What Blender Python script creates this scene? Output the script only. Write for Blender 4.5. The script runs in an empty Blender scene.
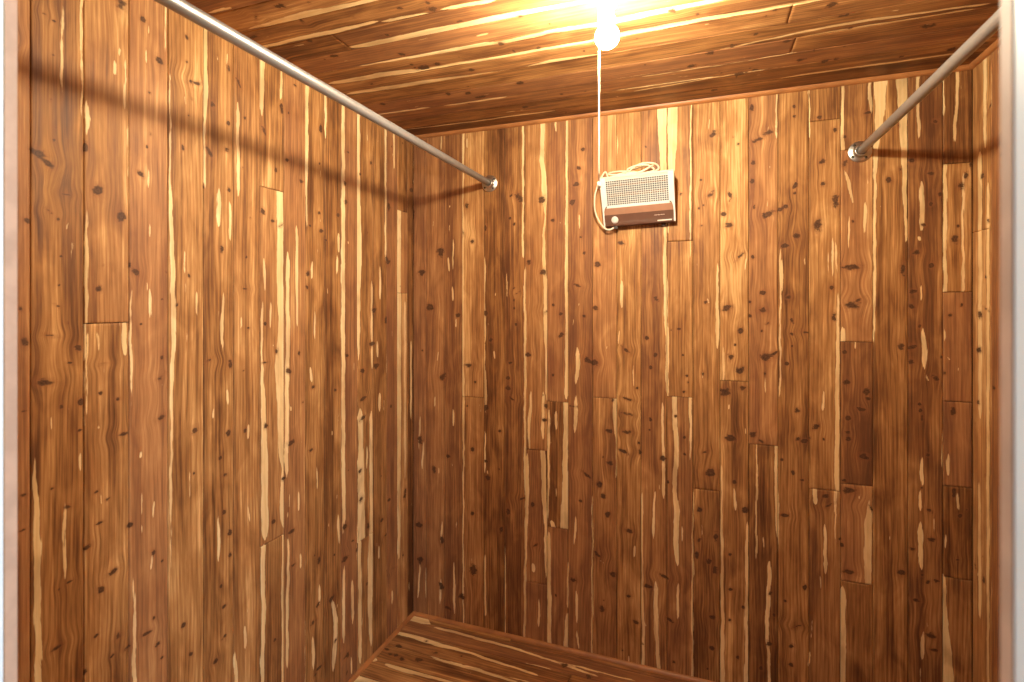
import bpy, bmesh, math, random
import numpy as np
from mathutils import Vector, Matrix

# ------------------------------------------------------------------ camera, world, lights
scn = bpy.context.scene
COL = scn.collection
EYE = 1.584                       # lens height over the floor
XL, XR, YB, YF = -1.378, 0.917, 2.30, 0.35     # closet: left, right, back and front inner faces
CEIL = EYE + 0.855                # 2.44 m ceiling
FPX, VX, HY = 515.0, 700.0, 304.0
YAW = math.atan2(VX - 512.0, FPX)

cd = bpy.data.cameras.new('camera')
cam = bpy.data.objects.new('camera', cd)
COL.objects.link(cam)
cam.location = (0, 0, EYE)
cam.rotation_euler = (math.pi / 2, 0, YAW)
cd.sensor_width = 36.0
cd.lens = FPX / 1024.0 * 36.0
cd.shift_y = -(341.0 - HY) / 1024.0
cd.clip_start = 0.01
cd.dof.use_dof = True
cd.dof.focus_distance = 2.1
cd.dof.aperture_fstop = 4.5
scn.camera = cam

scn.view_settings.view_transform = 'Standard'
scn.view_settings.look = 'None'
scn.view_settings.gamma = 1.0
scn.view_settings.use_curve_mapping = False
scn.view_settings.exposure = 0.0

w = bpy.data.worlds.new('world')
scn.world = w
w.use_nodes = True
bg = w.node_tree.nodes['Background']
bg.inputs['Color'].default_value = (0.72, 0.87, 1.0, 1)
bg.inputs['Strength'].default_value = 0.72

# daylight of the room behind the doorway: one window there
al = bpy.data.lights.new('window_daylight', 'AREA')
al.shape = 'RECTANGLE'; al.size = 0.34; al.size_y = 0.16
al.energy = 46.0
al.color = (0.76, 0.88, 1.0)
alo = bpy.data.objects.new('window_daylight', al)
COL.objects.link(alo)
alo.location = (1.0, -1.0, EYE + 0.07)
alo.rotation_euler = (Vector((-1.378, 1.1, EYE - 0.3)) - alo.location).to_track_quat('-Z', 'Y').to_euler()

BULB = (-0.224, 1.325, EYE + 0.690)
BULB_STRENGTH = 1400.0
BULB_COLOR = (1.0, 0.88, 0.64)

# ------------------------------------------------------------------ pixel -> surface (camera above)
cy, sy = math.cos(YAW), math.sin(YAW)
def ray(px, py):
    r = (px - 512.0) / FPX; u = (HY - py) / FPX
    return (r * cy - sy, r * sy + cy, u)
def m_back(px, py):
    d = ray(px, py); t = YB / d[1]; return d[0] * t, EYE + d[2] * t
def m_left(px, py):
    d = ray(px, py); t = XL / d[0]; return d[1] * t, EYE + d[2] * t
def m_right(px, py):
    d = ray(px, py); t = XR / d[0]; return d[1] * t, EYE + d[2] * t
def m_ceil(px, py):
    d = ray(px, py); t = (CEIL - EYE) / d[2]; return d[1] * t, d[0] * t
def m_floor(px, py):
    d = ray(px, py); t = -EYE / d[2]; return d[1] * t, d[0] * t

# ------------------------------------------------------------------ materials
def new_mat(name):
    m = bpy.data.materials.new(name); m.use_nodes = True
    nt = m.node_tree; nt.nodes.clear()
    out = nt.nodes.new('ShaderNodeOutputMaterial')
    b = nt.nodes.new('ShaderNodeBsdfPrincipled')
    nt.links.new(b.outputs[0], out.inputs[0])
    return m, nt, b

class NT:
    def __init__(s, nt): s.nt = nt
    def n(s, t, **k):
        o = s.nt.nodes.new(t)
        for a, v in k.items(): setattr(o, a, v)
        return o
    def put(s, sock, v):
        if hasattr(v, 'is_output'): s.nt.links.new(v, sock)
        elif v is not None: sock.default_value = v
    def math(s, op, a, b=None, c=None, clamp=False):
        o = s.n('ShaderNodeMath', operation=op, use_clamp=clamp)
        for i, v in enumerate((a, b, c)):
            if v is not None: s.put(o.inputs[i], v)
        return o.outputs[0]
    def rng(s, v, a, b, c=0.0, d=1.0, smooth=True):
        o = s.n('ShaderNodeMapRange'); o.interpolation_type = 'SMOOTHSTEP' if smooth else 'LINEAR'
        s.put(o.inputs[0], v)
        for i, x in enumerate((a, b, c, d)): s.put(o.inputs[1 + i], x)
        return o.outputs[0]
    def mix(s, f, a, b):
        o = s.n('ShaderNodeMix', data_type='RGBA')
        s.put(o.inputs[0], f); s.put(o.inputs[6], a); s.put(o.inputs[7], b)
        return o.outputs[2]
    def attr(s, name, out='Fac'):
        return s.n('ShaderNodeAttribute', attribute_name=name).outputs[out]
    def scale(s, v, x):
        o = s.n('ShaderNodeVectorMath', operation='MULTIPLY'); s.put(o.inputs[0], v); s.put(o.inputs[1], x)
        return o.outputs[0]
    def noise(s, v, x, detail=3.0, rough=0.5, dist=0.0):
        o = s.n('ShaderNodeTexNoise'); s.put(o.inputs['Vector'], s.scale(v, x))
        o.inputs['Scale'].default_value = 1.0
        o.inputs['Detail'].default_value = detail; o.inputs['Roughness'].default_value = rough
        o.inputs['Distortion'].default_value = dist
        return o.outputs[0]

def cedar_material():
    m, nt, b = new_mat('knotty_cedar')
    T = NT(nt)
    g = T.attr('grain', 'Vector')
    sap = T.attr('sap'); knot = T.attr('knot'); tone = T.attr('tone'); hue = T.attr('hue')
    # growth rings seen flat-sawn: level sets of a warped across-grain field
    warp = T.noise(g, (6.0, 0.9, 1.0), 2.0)
    sep = T.n('ShaderNodeSeparateXYZ'); T.put(sep.inputs[0], g)
    field = T.math('ADD', T.math('MULTIPLY', sep.outputs[0], 520.0), T.math('MULTIPLY', warp, 40.0))
    ring = T.math('MULTIPLY_ADD', T.math('SINE', field), 0.5, 0.5)
    ring = T.math('POWER', ring, 1.8)
    broad = T.noise(g, (24.0, 0.7, 1.0), 3.0, 0.55, 0.3)
    mid = T.noise(g, (85.0, 2.4, 1.0), 4.0, 0.62, 0.35)
    fine = T.noise(g, (420.0, 9.0, 1.0), 2.0, 0.6)
    cloud = T.noise(g, (16.0, 5.0, 1.0), 3.0, 0.5, 0.8)
    v = T.math('MULTIPLY_ADD', T.math('SUBTRACT', broad, 0.5), 1.15, 0.48)
    v = T.math('MULTIPLY_ADD', T.math('SUBTRACT', mid, 0.5), 1.0, v)
    v = T.math('MULTIPLY_ADD', T.math('SUBTRACT', fine, 0.5), 0.7, v)
    v = T.math('MULTIPLY_ADD', T.math('SUBTRACT', cloud, 0.5), 0.9, v)
    v = T.math('MULTIPLY_ADD', T.math('SUBTRACT', ring, 0.45), -0.13, v)
    v = T.math('MULTIPLY_ADD', tone, 0.55, v)
    cr = T.n('ShaderNodeValToRGB'); T.put(cr.inputs[0], v)
    e = cr.color_ramp.elements
    e[0].position = 0.0; e[0].color = (0.095, 0.034, 0.012, 1)
    e[1].position = 1.0; e[1].color = (0.72, 0.43, 0.175, 1)
    for p, c in ((0.28, (0.190, 0.077, 0.025, 1)), (0.55, (0.355, 0.162, 0.052, 1)), (0.78, (0.50, 0.254, 0.088, 1))):
        k = e.new(p); k.color = c
    heart = cr.outputs[0]
    # rosy boards
    heart = T.mix(T.rng(hue, 0.1, 1.0, 0.0, 0.55), heart, T.mix(0.5, heart, (0.46, 0.20, 0.100, 1)))
    # sapwood
    wob = T.noise(g, (26.0, 7.0, 1.0), 3.0, 0.6)
    wob2 = T.noise(g, (190.0, 34.0, 1.0), 2.0, 0.6)
    sd = T.math('MULTIPLY_ADD', T.math('SUBTRACT', wob, 0.5), 7.5, sap)
    sd = T.math('MULTIPLY_ADD', T.math('SUBTRACT', wob2, 0.5), 5.0, sd)
    stre = T.noise(g, (330.0, 6.0, 1.0), 2.0, 0.6)
    sd = T.math('MULTIPLY_ADD', T.math('SUBTRACT', stre, 0.5), 6.5, sd)
    sm = T.math('MULTIPLY', T.rng(sd, -0.6, 1.3), T.rng(cloud, 0.25, 0.6, 0.60, 1.0))
    sapc = T.mix(T.rng(mid, 0.3, 0.7), (0.80, 0.55, 0.25, 1), (0.88, 0.67, 0.36, 1))
    sapc = T.mix(T.rng(fine, 0.55, 0.75, 0.0, 0.35), sapc, (0.66, 0.40, 0.17, 1))
    col = T.mix(sm, heart, sapc)
    # dark rim of the heartwood right beside the sapwood
    rim = T.math('MULTIPLY', T.rng(sd, -5.0, -0.6, 0.0, 0.15), T.math('SUBTRACT', 1.0, sm))
    col = T.mix(rim, col, (0.23, 0.075, 0.03, 1))
    # knots
    kw = T.noise(g, (70.0, 60.0, 1.0), 4.0, 0.65)
    kd = T.math('MULTIPLY_ADD', T.math('SUBTRACT', kw, 0.5), 2.4, knot)
    halo = T.rng(kd, -1.0, 0.2, 0.0, 0.38)
    col = T.mix(halo, col, (0.27, 0.098, 0.036, 1))
    km = T.rng(kd, -0.08, 0.45, 0.0, 0.94)
    kc = T.mix(T.rng(T.math('SINE', T.math('MULTIPLY', kd, 17.0)), -0.8, 0.9), (0.045, 0.019, 0.010, 1), (0.105, 0.044, 0.019, 1))
    kc = T.mix(T.rng(kd, 0.55, 0.95, 0.0, 0.10), kc, (0.30, 0.14, 0.062, 1))
    col = T.mix(km, col, kc)
    T.put(b.inputs['Base Color'], col)
    T.put(b.inputs['Roughness'], T.rng(v, 0.2, 0.9, 0.52, 0.66))
    b.inputs['Specular IOR Level'].default_value = 0.26
    bp = T.n('ShaderNodeBump'); bp.inputs['Strength'].default_value = 0.10; bp.inputs['Distance'].default_value = 0.002
    T.put(bp.inputs['Height'], T.math('SUBTRACT', T.math('MULTIPLY_ADD', fine, 0.5, T.math('MULTIPLY', mid, 0.4)), T.math('MULTIPLY', km, 0.3)))
    T.put(b.inputs['Normal'], bp.outputs[0])
    return m

def plain(name, color, rough=0.5, metal=0.0, spec=0.5, vary=0.0, scale=60.0):
    m, nt, b = new_mat(name); T = NT(nt)
    b.inputs['Roughness'].default_value = rough
    b.inputs['Metallic'].default_value = metal
    b.inputs['Specular IOR Level'].default_value = spec
    tc = T.n('ShaderNodeTexCoord').outputs['Object']
    nz = T.noise(tc, (scale, scale, scale), 3.0, 0.6)
    c2 = tuple(max(0.0, c * (1.0 - vary)) for c in color) + (1,)
    T.put(b.inputs['Base Color'], T.mix(T.rng(nz, 0.3, 0.7), tuple(color) + (1,), c2))
    if metal > 0:
        T.put(b.inputs['Roughness'], T.rng(nz, 0.3, 0.75, max(0.05, rough - 0.03), rough + 0.05))
    return m

def trim_material():
    m, nt, b = new_mat('cedar_molding'); T = NT(nt)
    tc = T.n('ShaderNodeTexCoord').outputs['Generated']
    ob = T.n('ShaderNodeTexCoord').outputs['Object']
    nz = T.noise(ob, (9.0, 9.0, 9.0), 3.0, 0.6)
    T.put(b.inputs['Base Color'], T.mix(T.rng(nz, 0.3, 0.75), (0.47, 0.195, 0.062, 1), (0.32, 0.125, 0.042, 1)))
    b.inputs['Roughness'].default_value = 0.45
    return m

CEDAR = cedar_material()
TRIM = trim_material()
GAP = plain('dark_board_gap', (0.028, 0.013, 0.007), 0.9)
PAINT = plain('white_door_paint', (0.82, 0.90, 0.96), 0.4, vary=0.05, scale=14)
RAWWOOD = plain('pale_raw_edge', (0.56, 0.37, 0.27), 0.6, vary=0.18, scale=25)
HALLBLOCK = plain('hall_blocker_brown', (0.30, 0.20, 0.12), 0.5, vary=0.2, scale=8)
PIPE = plain('galvanized_pipe', (0.36, 0.35, 0.345), 0.40, 0.65, vary=0.10, scale=14)
FLANGE = plain('cast_flange_metal', (0.66, 0.63, 0.58), 0.38, 1.0, vary=0.15, scale=70)
SCREW = plain('dark_screw_metal', (0.10, 0.085, 0.07), 0.4, 1.0, vary=0.2)
ENAMEL = plain('cream_enamel', (0.70, 0.63, 0.50), 0.35, vary=0.06, scale=30)
WHITE = plain('white_enamel', (0.74, 0.73, 0.69), 0.32, vary=0.04, scale=30)
COPPER = plain('tan_heater_band', (0.40, 0.205, 0.125), 0.38, 0.1, vary=0.08, scale=30)
BROWN = plain('brown_heater_panel', (0.135, 0.060, 0.036), 0.4, vary=0.12, scale=30)
REFLECT = plain('heater_reflector', (0.11, 0.115, 0.13), 0.4, 0.2, vary=0.30, scale=50)
ELEMENT = plain('heater_element', (0.33, 0.15, 0.06), 0.5, 0.6, vary=0.3)
CORD = plain('cream_flex_cord', (0.82, 0.70, 0.52), 0.5, vary=0.08, scale=80)
STRING = plain('white_pull_string', (0.90, 0.82, 0.66), 0.7, vary=0.08, scale=200)
PORCELAIN = plain('white_porcelain', (0.80, 0.78, 0.73), 0.25, vary=0.04, scale=20)
LETTER = plain('pale_lettering', (0.80, 0.72, 0.62), 0.5)
DARKRUB = plain('dark_rubber', (0.05, 0.035, 0.028), 0.6)

def bulb_material():
    m = bpy.data.materials.new('lit_bulb_glass'); m.use_nodes = True
    nt = m.node_tree; nt.nodes.clear()
    out = nt.nodes.new('ShaderNodeOutputMaterial')
    e = nt.nodes.new('ShaderNodeEmission')
    e.inputs[0].default_value = BULB_COLOR + (1,); e.inputs[1].default_value = BULB_STRENGTH
    nt.links.new(e.outputs[0], out.inputs[0])
    return m
BULBMAT = bulb_material()

# ------------------------------------------------------------------ object helpers
def tag(o, label=None, cat=None, group=None, kind=None):
    if label: o['label'] = label
    if cat: o['category'] = cat
    if group: o['group'] = group
    if kind: o['kind'] = kind
    return o
def empty(name, loc):
    o = bpy.data.objects.new(name, None); COL.objects.link(o); o.location = loc
    o.empty_display_size = 0.05
    return o
def link(name, bm, mat, parent=None, smooth=False, loc=None):
    me = bpy.data.meshes.new(name)
    bmesh.ops.recalc_face_normals(bm, faces=bm.faces[:])
    bm.to_mesh(me); bm.free()
    for mm in (mat if isinstance(mat, (list, tuple)) else [mat]): me.materials.append(mm)
    if smooth: me.polygons.foreach_set('use_smooth', [True] * len(me.polygons))
    o = bpy.data.objects.new(name, me); COL.objects.link(o)
    if parent: o.parent = parent
    if loc: o.location = loc
    return o
def box(bm, c, s, bevel=0.0, seg=2, rot=None):
    r = bmesh.ops.create_cube(bm, size=1.0)
    vs = r['verts']
    bmesh.ops.scale(bm, vec=s, verts=vs)
    if bevel > 0:
        es = list({e for v in vs for e in v.link_edges})
        rr = bmesh.ops.bevel(bm, geom=es, offset=bevel, segments=seg, affect='EDGES', profile=0.5)
        vs = list({v for f in rr['faces'] for v in f.verts} | {v for v in vs if v.is_valid})
        # every vertex of this island
        seen = set(vs); st = list(vs)
        while st:
            v = st.pop()
            for e in v.link_edges:
                q = e.other_vert(v)
                if q not in seen: seen.add(q); st.append(q)
        vs = list(seen)
    if rot is not None: bmesh.ops.rotate(bm, cent=(0, 0, 0), matrix=rot, verts=vs)
    bmesh.ops.translate(bm, vec=c, verts=vs)
    return vs
def tube(bm, pts, rad, seg=12, caps=True):
    """round tube along points; rad a number or one per point"""
    P = [Vector(p) for p in pts]; n = len(P)
    R = rad if isinstance(rad, (list, tuple)) else [rad] * n
    t0 = (P[1] - P[0]).normalized()
    up = Vector((0, 0, 1)) if abs(t0.z) < 0.9 else Vector((1, 0, 0))
    nrm = t0.cross(up).normalized()
    rings = []
    for i in range(n):
        t = (P[min(i + 1, n - 1)] - P[max(i - 1, 0)])
        if t.length < 1e-9: t = t0.copy()
        t.normalize()
        nrm = (nrm - t * nrm.dot(t)).normalized()
        bn = t.cross(nrm)
        rings.append([bm.verts.new(P[i] + (nrm * math.cos(a) + bn * math.sin(a)) * R[i]) for a in [2 * math.pi * k / seg for k in range(seg)]])
    for i in range(n - 1):
        for k in range(seg):
            bm.faces.new((rings[i][k], rings[i][(k + 1) % seg], rings[i + 1][(k + 1) % seg], rings[i + 1][k]))
    if caps:
        bm.faces.new(rings[0][::-1]); bm.faces.new(rings[-1])
def lathe(bm, prof, seg=32, axis='Z', c=(0, 0, 0)):
    """profile of (radius, height); closed with points where radius is 0"""
    c = Vector(c); rings = []
    def pt(r, h, a):
        x, y = r * math.cos(a), r * math.sin(a)
        return c + (Vector((x, y, h)) if axis == 'Z' else Vector((x, h, y)))
    for r, h in prof:
        if r < 1e-7: rings.append([bm.verts.new(pt(0, h, 0))])
        else: rings.append([bm.verts.new(pt(r, h, 2 * math.pi * k / seg)) for k in range(seg)])
    for a, b in zip(rings[:-1], rings[1:]):
        for k in range(seg):
            q = (k + 1) % seg
            if len(a) == 1 and len(b) == 1: continue
            if len(a) == 1: bm.faces.new((a[0], b[k], b[q]))
            elif len(b) == 1: bm.faces.new((a[k], a[q], b[0]))
            else: bm.faces.new((a[k], a[q], b[q], b[k]))
def smooth_path(pts, n=10):
    """Catmull-Rom through the points"""
    P = [Vector(p) for p in pts]; out = []
    for i in range(len(P) - 1):
        a, b, c, d = P[max(i - 1, 0)], P[i], P[i + 1], P[min(i + 2, len(P) - 1)]
        for k in range(n):
            t = k / n
            out.append(0.5 * ((2 * b) + (c - a) * t + (2 * a - 5 * b + 4 * c - d) * t * t + (3 * b - a - 3 * c + d) * t ** 3))
    out.append(P[-1]); return out

# ------------------------------------------------------------------ tongue-and-groove boards
class Boards:
    """one mesh of many boards; every board is a bevelled slab carrying its own grain, sapwood and knots"""
    def __init__(s, to_xyz, du=0.003, dv=0.006, depth=0.009, seed=1):
        s.to = to_xyz; s.du = du; s.dv = dv; s.depth = depth
        s.rs = np.random.RandomState(seed)
        s.V = []; s.F = []; s.M = []; s.A = {k: [] for k in ('sap', 'knot', 'tone', 'hue')}; s.G = []; s.nv = 0
    def add(s, pts, faces, mat, attrs, grain):
        s.V.append(pts); s.F.append(faces + s.nv); s.M.append(np.full(len(faces), mat, np.int32))
        n = len(pts)
        for k in s.A: s.A[k].append(np.broadcast_to(np.asarray(attrs[k], np.float32), (n,)).astype(np.float32))
        s.G.append(grain.astype(np.float32)); s.nv += n
    def board(s, u0, u1, v0, v1, saps=(), knots=(), tone=0.0, hue=0.0):
        g, ch = 0.0009, 0.0012
        a0, a1, b0, b1 = u0 + g, u1 - g, v0 + g, v1 - g
        nu = max(2, int(round((a1 - a0 - 2 * ch) / s.du))); nv = max(2, int(round((b1 - b0 - 2 * ch) / s.dv)))
        U = np.concatenate(([a0, a0], np.linspace(a0 + ch, a1 - ch, nu + 1), [a1, a1]))
        W = np.concatenate(([b0, b0], np.linspace(b0 + ch, b1 - ch, nv + 1), [b1, b1]))
        du_ = np.zeros(len(U)); du_[[0, -1]] = s.depth; du_[[1, -2]] = ch * 0.9
        dv_ = np.zeros(len(W)); dv_[[0, -1]] = s.depth; dv_[[1, -2]] = ch * 0.9
        UU, VV = np.meshgrid(U, W)
        DD = np.maximum(du_[None, :], dv_[:, None])
        sap = np.full(UU.shape, -20.0)
        for cs, hs, vs in saps:                       # centre, half width, along; all arrays, vs rising
            L = vs[-1] - vs[0]
            c = np.interp(W, vs, cs); h = np.interp(W, vs, hs)
            tl = min(0.04, 0.28 * L)
            e0 = np.clip((W - vs[0]) / tl, 0, 1) if vs[0] > v0 + 0.012 else np.ones_like(W)
            e1 = np.clip((vs[-1] - W) / tl, 0, 1) if vs[-1] < v1 - 0.012 else np.ones_like(W)
            inside = (W >= vs[0] - 0.02) & (W <= vs[-1] + 0.02)
            h = np.where(inside, h * np.sqrt(e0 * e1) - (1 - np.minimum(e0, e1)) ** 4 * 0.002, -0.02)
            wav = 0.0012 * np.sin(W * 23 + cs[0] * 91) + 0.0008 * np.sin(W * 61 + cs[0] * 37)
            sd = (h[:, None] - np.abs(UU - (c + wav)[:, None])) * 1000.0
            sap = np.maximum(sap, sd)
        sap = np.clip(sap, -20, 20)
        kn = np.full(UU.shape, -1.5); gu = UU - u0; seed = s.rs.rand() * 40
        gu = gu.copy()
        for ku, kv, ru, rv, ang, power in knots:
            x = UU - ku; y = VV - kv
            ca, sa = math.cos(ang), math.sin(ang)
            xr = x * ca + y * sa; yr = -x * sa + y * ca
            d = np.sqrt((xr / ru) ** 2 + (yr / rv) ** 2)
            kn = np.maximum(kn, np.clip((1 - d) * (1.0 if power >= 1 else 1.0) - (1 - power), -1.5, 1))
            q = np.exp(-(x / (1.9 * ru + 0.003)) ** 2 - (y / (2.4 * rv + 0.008)) ** 2)
            if ru > 0.009 or rv > 0.012: gu = gu - x * q * 0.42
        pts = s.to(UU.ravel(), VV.ravel(), DD.ravel())
        C = len(U); R = len(W)
        i = (np.arange(R - 1)[:, None] * C + np.arange(C - 1)[None, :]).ravel()
        F = np.stack((i, i + 1, i + C + 1, i + C), 1)
        grain = np.stack((gu.ravel(), (VV - v0).ravel() + seed * 3.1, np.full(gu.size, seed)), 1)
        s.add(pts, F, 0, dict(sap=sap.ravel(), knot=kn.ravel(), tone=tone, hue=hue), grain)
    def backing(s, u0, u1, v0, v1):
        U = np.array([u0, u1, u1, u0]); W = np.array([v0, v0, v1, v1])
        pts = s.to(U, W, np.full(4, s.depth * 0.92))
        s.add(pts, np.array([[0, 1, 2, 3]]), 1, dict(sap=-20, knot=-1.5, tone=0, hue=0), np.zeros((4, 3)))
    def build(s, name, flip=False):
        V = np.concatenate(s.V).astype(np.float32); F = np.concatenate(s.F).astype(np.int32)
        if flip: F = F[:, ::-1]
        me = bpy.data.meshes.new(name)
        me.vertices.add(len(V)); me.vertices.foreach_set('co', V.ravel())
        me.loops.add(F.size); me.loops.foreach_set('vertex_index', np.ascontiguousarray(F).ravel())
        me.polygons.add(len(F)); me.polygons.foreach_set('loop_start', np.arange(0, F.size, 4, dtype=np.int32))
        me.polygons.foreach_set('material_index', np.concatenate(s.M))
        me.update(calc_edges=True)
        for k, a in s.A.items():
            at = me.attributes.new(k, 'FLOAT', 'POINT'); at.data.foreach_set('value', np.concatenate(a))
        at = me.attributes.new('grain', 'FLOAT_VECTOR', 'POINT'); at.data.foreach_set('vector', np.concatenate(s.G).ravel())
        me.materials.append(CEDAR); me.materials.append(GAP)
        o = bpy.data.objects.new(name, me); COL.objects.link(o)
        tag(o, kind='structure')
        return o

def to_streak(mp, pts, metres=False):
    """traced streak -> (centres, half widths, along)"""
    rows = []
    for x, y, wd in pts:
        u, v = mp(x, y)
        if metres: h = wd * 0.7
        else: h = abs(mp(x + wd / 2, y)[0] - mp(x - wd / 2, y)[0]) / 2
        rows.append((v, u, h))
    rows.sort()
    a = np.array(rows)
    if not metres and a[-1, 0] - a[0, 0] < 0.16: a[:, 2] *= 0.62
    elif not metres: a[:, 2] *= 0.82
    if not metres:                # a streak that leaves the picture or meets the molding runs on to the board's end
        if pts[-1][1] >= 680: a = np.vstack(([[0.0, a[0, 1], a[0, 2]]], a))
        if a[-1, 0] > CEIL - 0.15: a = np.vstack((a, [[CEIL, a[-1, 1], a[-1, 2]]]))
    return a[:, 1].copy(), a[:, 2].copy(), a[:, 0].copy()
def to_knot(mp, k):
    x, y, rx, ry = k[:4]; ang = k[4] if len(k) > 4 else 0.0; power = k[5] if len(k) > 5 else 1.0
    u, v = mp(x, y)
    ru = abs(mp(x + rx, y)[0] - mp(x - rx, y)[0]) / 2; rv = abs(mp(x, y + ry)[1] - mp(x, y - ry)[1]) / 2
    return [u, v, max(ru * .84, 0.003), max(rv * .84, 0.003), ang, power]

def run_columns(B, bounds, v0, v1, joints, streaks, knots, tones=None, flecks=2.2, small=2.5, jt_rand=0.0, rs=None, edge_sap=0.25):
    """bounds: rising board edges; joints: {column: [along...]}; streaks, knots already on the surface"""
    tones = tones or {}
    for k in range(len(bounds) - 1):
        u0, u1 = bounds[k], bounds[k + 1]
        js = sorted(joints.get(k, []))
        if jt_rand > 0 and not js and rs.rand() < jt_rand: js = [v0 + (v1 - v0) * (0.15 + 0.7 * rs.rand())]
        cuts = [v0] + [j for j in js if v0 + 0.02 < j < v1 - 0.02] + [v1]
        for q in range(len(cuts) - 1):
            a, b = cuts[q], cuts[q + 1]; L = b - a; Wd = u1 - u0
            sp = []
            for cs, hs, vs in streaks:
                lo, hi = max(a, vs[0]), min(b, vs[-1])
                if hi - lo < 0.01: continue
                mid = np.interp((lo + hi) / 2, vs, cs); hm = np.interp((lo + hi) / 2, vs, hs)
                if mid + hm * 0.4 < u0 or mid - hm * 0.4 > u1: continue
                sp.append((cs, hs, vs))
            kn = [kk for kk in knots if u0 - kk[2] * 0.6 < kk[0] < u1 + kk[2] * 0.6 and a - kk[3] * 0.6 < kk[1] < b + kk[3] * 0.6]
            # little flecks, pin knots and bark pockets of this board
            for _ in range(rs.poisson(flecks * L)):
                c = u0 + Wd * (0.12 + 0.76 * rs.rand()); v = a + L * rs.rand(); l = 0.010 + 0.05 * rs.rand() ** 2
                h = 0.0006 + 0.0014 * rs.rand()
                sp.append((np.array([c, c + 0.003 * rs.randn()]), np.array([h, h]), np.array([v, v + l])))
            for _ in range(rs.poisson(edge_sap * L)):
                side = rs.rand() < 0.5; v = a + L * rs.rand(); l = 0.15 + 0.5 * rs.rand(); h = 0.002 + 0.003 * rs.rand()
                c = u0 if side else u1
                sp.append((np.array([c, c, c]), np.array([0.001, h, 0.001]), np.array([v, v + l / 2, v + l])))
            cl = u0 + Wd * (0.25 + 0.5 * rs.rand())
            for _ in range(rs.poisson(small * L)):
                c = cl + Wd * 0.10 * rs.randn() if rs.rand() < 0.6 else u0 + Wd * rs.rand()
                r = 0.0028 + 0.0045 * rs.rand() ** 2
                kn.append([c, a + L * rs.rand(), r * (1 + 0.8 * rs.rand()), r * (0.8 + 0.9 * rs.rand()), 0.8 * rs.randn(), 0.95])
            for _ in range(rs.poisson(small * L * 0.22)):      # short slanting bark marks
                kn.append([u0 + Wd * rs.rand(), a + L * rs.rand(), 0.018 + 0.014 * rs.rand(), 0.005 + 0.004 * rs.rand(), 0.45 * rs.choice((-1, 1)) + 0.25 * rs.randn(), 0.72])
            tn = tones.get((k, q), tones.get(k, 0.40 * rs.randn()))
            B.board(u0, u1, a, b, sp, kn, float(np.clip(tn, -0.9, 0.9)), float(np.clip(rs.rand() * 1.3 - 0.25, 0, 1)))

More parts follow.
